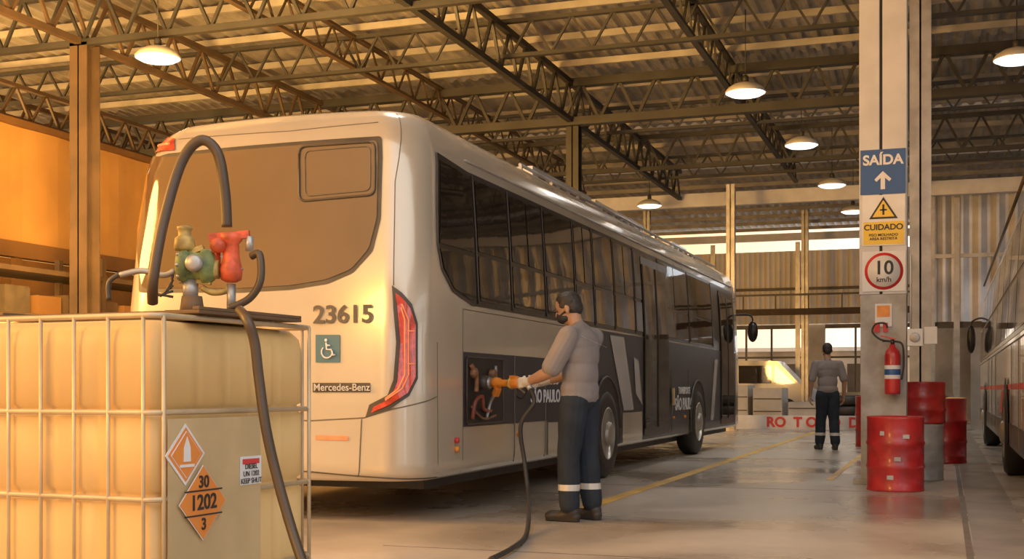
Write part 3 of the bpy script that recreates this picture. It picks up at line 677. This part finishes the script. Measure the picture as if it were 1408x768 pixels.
def human(name,base,f,pr,colors,voxel,eyes=None):
    f=V((f[0],f[1],0)).normalized(); l=V((-f.y,f.x,0))
    Mx=Matrix((( f.x,l.x,0,base[0]),(f.y,l.y,0,base[1]),(0,0,1,0),(0,0,0,1)))
    mb=MB(); dm=M('tmp',(.5,.5,.5))
    for p in pr:
        if p[0]=='c':
            a,b_=V(p[2]),V(p[3]); ra,rb=p[4],p[5]; L=(b_-a).length
            prof=[(max(1e-4,ra*math.sin(t)),-ra*math.cos(t)) for t in [math.pi/2*k/5 for k in range(0,6)]]
            prof+=[(max(1e-4,rb*math.cos(t)),L+rb*math.sin(t)) for t in [math.pi/2*k/5 for k in range(0,6)]]
            mb.lathe(prof,a,b_-a,dm,14)
        else:
            c,r,Rm=V(p[2]),p[3],p[4]; o=len(mb.v); mb.ell((0,0,0),r,dm,22,14)
            for i in range(o,len(mb.v)): mb.v[i]=tuple(Rm@V(mb.v[i])+c)
    ob=mb.build('tmpbody'); rm=ob.modifiers.new('r','REMESH'); rm.mode='VOXEL'; rm.voxel_size=voxel
    sm=ob.modifiers.new('s','SMOOTH'); sm.factor=.5; sm.iterations=3
    dg=bpy.context.evaluated_depsgraph_get(); me=bpy.data.meshes.new_from_object(ob.evaluated_get(dg)); bpy.data.objects.remove(ob)
    n=len(me.vertices); co_=np.empty(n*3); me.vertices.foreach_get('co',co_); co_=co_.reshape(-1,3)
    nf=len(me.polygons); fc=np.empty(nf*3); me.polygons.foreach_get('center',fc); fc=fc.reshape(-1,3)
    labs=sorted(set(p[1] for p in pr))
    def label(X):
        best=np.full(len(X),1e9); idx=np.zeros(len(X),int)
        for p in pr:
            if p[0]=='c':
                a=np.array(p[2]);b_=np.array(p[3]);ab=b_-a; t=np.clip(((X-a)@ab)/(ab@ab+1e-12),0,1); d=np.linalg.norm(X-a-t[:,None]*ab,axis=1)-(p[4]+(p[5]-p[4])*t)
            else:
                Rm=np.array(p[4]); Y_=(X-np.array(p[2]))@Rm; r=np.array(p[3]); k0=np.linalg.norm(Y_/r,axis=1); k1=np.linalg.norm(Y_/r**2,axis=1)+1e-9; d=k0*(k0-1)/k1
            m_=d<best; best[m_]=d[m_]; idx[m_]=labs.index(p[1])
        return idx
    vi=label(co_); nm=np.empty(n*3); me.vertices.foreach_get('normal',nm); nm=nm.reshape(-1,3)
    for i in range(n):
        lb=labs[vi[i]]
        if lb in('shirt','pants'):
            p=co_[i]; k=(.007 if lb=='shirt' else .008)
            w_=noise.noise(V((p[0]*6+p[2]*3,p[1]*6,p[2]*7)))+.35*noise.noise(V((p[0]*16+p[2]*9,p[1]*16,p[2]*12+5)))
            co_[i]=p+nm[i]*k*w_
        elif lb=='hair':
            p=co_[i]; co_[i]=p+nm[i]*.003*noise.noise(V((p[0]*60,p[1]*60,p[2]*60)))
    co_[:,2]=np.maximum(co_[:,2],0.003)
    me.vertices.foreach_set('co',co_.ravel())
    fi=label(fc)
    if 'pants' in labs:
        k=labs.index('pants'); band=(fi==k)&(((fc[:,2]>.235)&(fc[:,2]<.285)))
        me.materials.clear()
        for lb in labs: me.materials.append(colors[lb])
        me.materials.append(colors['band']); fi[band]=len(labs)
    me.polygons.foreach_set('material_index',fi.astype('i4')); me.polygons.foreach_set('use_smooth',np.ones(nf,bool)); me.transform(Mx); me.update()
    o=bpy.data.objects.new(name,me); sc.collection.objects.link(o)
    return o,Mx
m_skin=M('skin',(.44,.23,.13),.5,0,.06,8); m_hair=M('hair_black',(.02,.015,.012),.6,0,.3,40); m_mask=M('mask_black',(.016,.015,.015),.7)
m_shirt=M('shirt_grey',(.225,.195,.185),.85,0,.05,6,bump=.05); m_pants=M('trousers_navy',(.022,.028,.038),.9,0,.15,6,bump=.1,spec=.2)
m_boot=M('boots_black',(.028,.02,.015),.5); m_glove=M('glove_cloth',(.60,.53,.44),.8,0,.1,20); m_band=M('reflective_band',(.60,.57,.52),.35,.2,.05,10)
colors=dict(skin=m_skin,hair=m_hair,mask=m_mask,shirt=m_shirt,pants=m_pants,boot=m_boot,glove=m_glove,band=m_band,sole=m_black)
I3=Matrix.Identity(3)
def headprims(pr,hc,Rm,mask=True,s=1.0):
    def h(x,y,z): return V(hc)+Rm@V((x*s,y*s,z*s))
    E=lambda lb,c,r:pr.append(('e',lb,h(*c),tuple(k*s for k in r),Rm))
    E('skin',(0,0,.03),(.092,.074,.088)); E('skin',(.028,0,-.03),(.064,.058,.082)); E('skin',(.012,0,-.045),(.07,.056,.05))
    E('skin',(.088,0,-.012),(.014,.012,.022)); E('skin',(.083,0,.026),(.014,.045,.010))
    pr.append(('c','skin',h(.086,0,.015),h(.104,0,-.016),.009*s,.012*s))
    for sy in (1,-1): E('skin',(-.006,sy*.079,-.008),(.018,.009,.030)); 
    E('hair',(-.016,0,.047),(.094,.081,.083)); E('hair',(-.045,0,.005),(.062,.073,.075)); E('hair',(-.0,0,.088),(.075,.062,.045))
    for sy in (1,-1): E('hair',(.012,sy*.062,.035),(.035,.016,.03))
    if mask:
        E('mask',(.062,0,-.043),(.05,.050,.046)); E('mask',(.04,0,-.055),(.060,.062,.042)); 
        for sy in (1,-1): pr.append(('c','mask',h(.06,sy*.05,-.03),h(.0,sy*.074,-.012),.006*s,.005*s))
def legs(pr,hipz,kn,an,toe):
    for sy,(k_,a_,t_) in zip((1,-1),zip(kn,an,toe)):
        hp=V((0,sy*.085,hipz)); k_=V(k_);a_=V(a_);t_=V(t_)
        pr.append(('c','pants',hp,hp+(k_-hp)*.5,.112,.102)); pr.append(('c','pants',hp+(k_-hp)*.5,k_,.102,.088)); mid=k_+(a_-k_)*.45
        pr.append(('c','pants',k_,mid,.088,.086)); pr.append(('c','pants',mid,a_+V((0,0,.055)),.086,.080))
        d=(t_-a_);d.z=0;d.normalize(); 
        pr.append(('c','boot',V((a_.x,a_.y,.075))-d*.03,V((a_.x,a_.y,.045))+d*.05,.052,.048)); pr.append(('c','boot',V((a_.x,a_.y,.04))-d*.045,V((a_.x,a_.y,.040))+d*.15,.043,.045))
        pr.append(('e','boot',V((a_.x,a_.y,.038))+d*.145,(.062,.052,.045),rotm(math.atan2(d.y,d.x))))
        pr.append(('c','sole',V((a_.x,a_.y,.012))-d*.045,V((a_.x,a_.y,.012))+d*.16,.037,.040))
pr=[]
E=lambda lb,c,r,Rm=I3:pr.append(('e',lb,V(c),r,Rm))
Rt=rotm(0,math.radians(6))
E('pants',(0,0,.92),(.115,.165,.13))
E('shirt',(-.015,0,1.29),(.122,.182,.19),Rt);E('shirt',(-.035,0,1.355),(.100,.188,.115),Rt);E('shirt',(-.005,0,1.12),(.130,.174,.19));E('shirt',(.0,0,1.0),(.135,.183,.13));E('shirt',(.0,0,.955),(.134,.183,.095))
pr.append(('c','shirt',(-.02,.145,1.41),(-.02,-.145,1.41),.066,.066)); pr.append(('c','shirt',(-.02,.15,1.40),(.0,.02,1.455),.058,.062)); pr.append(('c','shirt',(-.02,-.15,1.40),(.0,-.02,1.455),.058,.062))
pr.append(('c','shirt',(.0,0,1.43),(.015,0,1.475),.068,.062))
pr.append(('c','skin',(.01,0,1.44),(.05,0,1.55),.058,.055))
headprims(pr,(.095,0,1.615),rotm(math.radians(14),math.radians(18)),s=1.05)
sh=V((-.02,.19,1.40)); el=V((.10,.27,1.13)); wr=V((.345,.20,1.055))
pr+= [('c','shirt',sh,sh+(el-sh)*.5,.078,.080),('c','shirt',sh+(el-sh)*.5,sh+(el-sh)*.86,.080,.078),('c','skin',sh,el,.05,.046),('c','skin',el,el+(wr-el)*.35,.047,.047),('c','skin',el+(wr-el)*.35,wr,.047,.031),('c','glove',wr-(wr-el)*.12,wr+(wr-el)*.05,.036,.033)]
hand(pr,wr,(.95,-.15,-.05),(.1,0.1,1),(.0,-1,-.1),(.55,1.0,.8))
sh=V((-.02,-.19,1.40)); el=V((.14,-.23,1.14)); wr2=V((.37,-.06,1.06))
pr+= [('c','shirt',sh,sh+(el-sh)*.5,.074,.073),('c','shirt',sh+(el-sh)*.5,sh+(el-sh)*.86,.073,.070),('c','skin',sh,el,.05,.044),('c','skin',el,el+(wr2-el)*.35,.045,.045),('c','skin',el+(wr2-el)*.35,wr2,.045,.029),('c','glove',wr2-(wr2-el)*.12,wr2+(wr2-el)*.05,.036,.033)]
hand(pr,wr2,(.95,.25,-.05),(.1,0,1),(.1,1,-.1),(.5,.9,.7))
legs(pr,.90,[(.03,.11,.50),(-.01,-.10,.50)],[(.01,.13,.08),(-.05,-.10,.08)],[(.3,.16,0),(.2,-.13,0)])
m1=P(797,HY,9.45); fdir=V((-math.cos(math.radians(15)),math.sin(math.radians(15)),0))
w1,MX=human('worker',(m1.x,m1.y),fdir,pr,colors,.0065)
mb=MB()
Rh=rotm(math.radians(14),math.radians(18)); m_eye=M('eye_dark',(.02,.015,.01),.2)
for sy in (1,-1):
    c=MX@(V((.095,0,1.615))+Rh@V((.086,sy*.033,.008))); mb.ell(c,(.010,.010,.007),m_eye)
    a_=MX@(V((.095,0,1.615))+Rh@V((.101,sy*.012,.031))); b_=MX@(V((.095,0,1.615))+Rh@V((.085,sy*.052,.030))); mb.tube([a_,b_],.004,m_hair)
mb.build('face_details',parent=w1)
bd=MX.to_3x3(); o=text('back_print','TRANSPORTE\nURBANO',(0,0,0),.040,m_white,(0,0,0),w1,ext=.0005)
nrm=-(bd@V((1,0,0))); nrm=(nrm+ (bd@V((0,1,0)))*.25).normalized(); upv=V((0,0,1)); rx=upv.cross(nrm).normalized()
o.matrix_world=Matrix(((rx.x,upv.x,nrm.x,0),(rx.y,upv.y,nrm.y,0),(0,0,1,0),(0,0,0,1)))
o.location=MX@V((-.154,.045,1.36))
# nozzle held in the gloved hands
hp=MX@V((.44,.13,1.045)); tip=FIL+V((.13,0,0)); d=(tip-hp); L=d.length; d.normalize(); mb=MB()
mb.lathe([(.014,-.10),(.018,-.09),(.022,.02),(.036,.06),(.040,.12),(.038,.18),(.034,.21),(.028,.24),(.028,L-.12),(.042,L-.11),(.046,L-.06),(.042,L-.01),(.02,L)],hp,d,m_orange,20)
mb.lathe([(.040,.19),(.046,.195),(.046,.215),(.04,.22)],hp,d,m_brass,20)
dn=V((0,0,-1)); up_=V((0,0,1))
mb.beam(hp+d*.10+up_*.04,hp+d*.22+up_*.05,.04,.025,m_orange); mb.beam(hp+d*(L-.10)+dn*.04,hp+d*(L-.04)+dn*.10,.05,.04,m_orange)
mb.tube([hp+d*.12+dn*.03,hp+d*.10+dn*.10,hp+dn*.115,hp-d*.08+dn*.06,hp-d*.10],.007,m_blackg,sub=6)
mb.beam(hp+d*.08+dn*.03,hp-d*.05+dn*.07,.014,.010,m_steel)
mb.cyl(hp-d*.10,hp-d*.16+dn*.04,.022,m_steel)
mb.build('fuel_nozzle')
mb=MB(); s0=hp-d*.165+dn*.045
A_=[top(330,4.62),pl(340,440,4.5),pl(350,470,4.5),pl(356,520,4.5),pl(366,590,4.48),pl(382,660,4.46),pl(402,730,4.42),pl(425,800,4.32),pl(450,880,4.2),onz(.022,500,965),onz(.022,560,930),onz(.022,610,860),onz(.022,648,800),onz(.022,676,768),onz(.022,706,752),onz(.022,724,733),P(727,690,9.2),P(722,640,9.4),P(716,585,9.4),s0-d*.06+dn*.10,s0]
mb.tube(A_[:14],.019,m_h,12,sub=8); mb.tube(A_[13:],.017,m_black,10,sub=8)
mb.build('fuel_hose')
pr=[]
E('pants',(0,0,.93),(.115,.165,.12))
E('shirt',(0,0,1.29),(.115,.180,.19));E('shirt',(-.02,0,1.36),(.098,.185,.115));E('shirt',(0,0,1.12),(.120,.165,.19));E('shirt',(.0,0,1.0),(.125,.174,.11))
pr.append(('c','shirt',(0,.15,1.42),(0,-.15,1.42),.064,.064)); pr.append(('c','shirt',(0,0,1.43),(.01,0,1.48),.07,.06)); pr.append(('c','skin',(.0,0,1.44),(.02,0,1.56),.056,.054))
headprims(pr,(.035,0,1.645),rotm(0,math.radians(4)),True)
for sy in (1,-1):
    sh=V((0,sy*.195,1.41)); el=V((-.02,sy*.27,1.13)); wr=V((.06,sy*.275,.89))
    pr+= [('c','shirt',sh,sh+(el-sh)*.85,.072,.066),('c','skin',sh,el,.05,.043),('c','skin',el,wr,.044,.029)]
    hand(pr,wr,(.15,0,-1),(1,0,0),(0,-sy,0),(.35,.45,.35),'skin')
legs(pr,.91,[(.05,.10,.50),(-.01,-.10,.50)],[(.07,.115,.08),(-.10,-.105,.08)],[(.3,.14,0),(.1,-.13,0)])
m2=onz(0,1138,618)
w2,MX2=human('worker',(m2.x,m2.y),FW+RT*.05,pr,colors,.009)
# ---------------------------------------------------------------- background clutter
mb=MB(); y_=31.6
x0=ony(y_,1020,580).x; x1=ony(y_,1192,580).x; m_wall2=M('kerb_white',(.68,.66,.62),.7,0,.2,2)
mb.bx((x0-6,y_,0),(x1,y_+.25,.34),m_wall2); bar=mb.build('kerb_barrier')
text('lettering','RO  T O   O  DA   D',((x0+x1)/2+.6,y_-.01,.17),.34,m_signred,FY,bar,bold=.04)
mb=MB()
for k in range(7):
    x=-9.8+k*.95; h=random.uniform(.5,1.3); y0=34.6+.3*random.random(); mb.bx((x,y0,0),(x+.8,36.0,h),random.choice([m_white,m_tan,m_wall2,m_dark,m_tan]))
    for j in range(3): mb.bx((x+.02,y0-.02,h*j/3+.03),(x+.78,y0,h*j/3+.06),m_dark)
mb.build('stacked_crates',bevel=.01)
mb=MB()
for k in range(3):
    for j in range(3): mb.lathe([(.28,0),(.46,.02),(.5,.08),(.5,.2),(.46,.26),(.28,.28)],(-2.5+k*1.05,35.0,.0+j*.28),(0,0,1),m_black,24)
mb.build('tyre_stack')
mb=MB(); m_van=M('van_white',(.66,.64,.60),.3,0,.05,1,coat=.4)
vy=42
mb.prism([(-8.5,vy,.35),(-4.2,vy,.35),(-4.2,vy,1.0),(-4.6,vy,1.2),(-5.3,vy,1.95),(-8.4,vy,2.0),(-8.5,vy,1.8)],(0,1.8,0),m_van)
mb.prism([(-5.4,vy-.01,1.2),(-4.75,vy-.01,1.2),(-5.35,vy-.01,1.8),(-5.4,vy-.01,1.8)],(0,-.01,0),m_glass); mb.bx((-6.6,vy-.02,1.2),(-5.5,vy-.005,1.8),m_glass)
for x in (-7.7,-5.0): mb.lathe([(.1,-.1),(.3,-.1),(.35,-.05),(.35,.12),(.3,.15),(.1,.15)],(x,vy+.1,.35),(0,-1,0),m_black,24); mb.lathe([(.2,.15),(.2,.16)],(x,vy+.1,.35),(0,-1,0),m_rim,20)
mb.build('delivery_van')
# ---------------------------------------------------------------- light
w=bpy.data.worlds.new('world'); sc.world=w; w.use_nodes=True; nt=w.node_tree; bg=nt.nodes['Background']
tc=nt.nodes.new('ShaderNodeTexCoord'); sx=nt.nodes.new('ShaderNodeSeparateXYZ'); nt.links.new(tc.outputs['Generated'],sx.inputs[0])
rp=nt.nodes.new('ShaderNodeValToRGB'); mr=nt.nodes.new('ShaderNodeMapRange'); mr.inputs[1].default_value=-1; mr.inputs[2].default_value=1
nt.links.new(sx.outputs[0],mr.inputs[0]); nt.links.new(mr.outputs[0],rp.inputs[0])
e=rp.color_ramp.elements; e[0].position=.14; e[0].color=(1,.44,.09,1); e[1].position=.56; e[1].color=(.90,.92,.95,1)
x_=rp.color_ramp.elements.new(.40); x_.color=(1,.64,.30,1)
nt.links.new(rp.outputs[0],bg.inputs['Color']); bg.inputs['Strength'].default_value=1.7
def area(name,loc,tgt,size,en,col):
    l=bpy.data.lights.new(name,'AREA'); l.shape='DISK'; l.size=size; l.energy=en; l.color=col
    o=bpy.data.objects.new(name,l); sc.collection.objects.link(o); o.location=loc; o.rotation_euler=(V(tgt)-V(loc)).to_track_quat('-Z','Y').to_euler()
area('added_orange_fill',(-15,3,5.5),(-5.5,9,1.2),4,2000,(1,.46,.10))  # added fill lamp, no real fixture: warms the bus rear
area('added_orange_fill',(-6,-1.5,3.4),(-3.2,4.0,.9),2,220,(1,.48,.10))  # added fill lamp out of view, warms the tank
area('added_orange_uplight',(-8.6,10.5,2.6),(-12,19,7.2),3,2300,(1,.50,.12))  # added lamp, unseen from behind, turns the left roof orange
area('added_orange_uplight',(-16.5,14,3),(-15,20,7),2.5,900,(1,.50,.12))  # second added lamp for the orange glow at far left
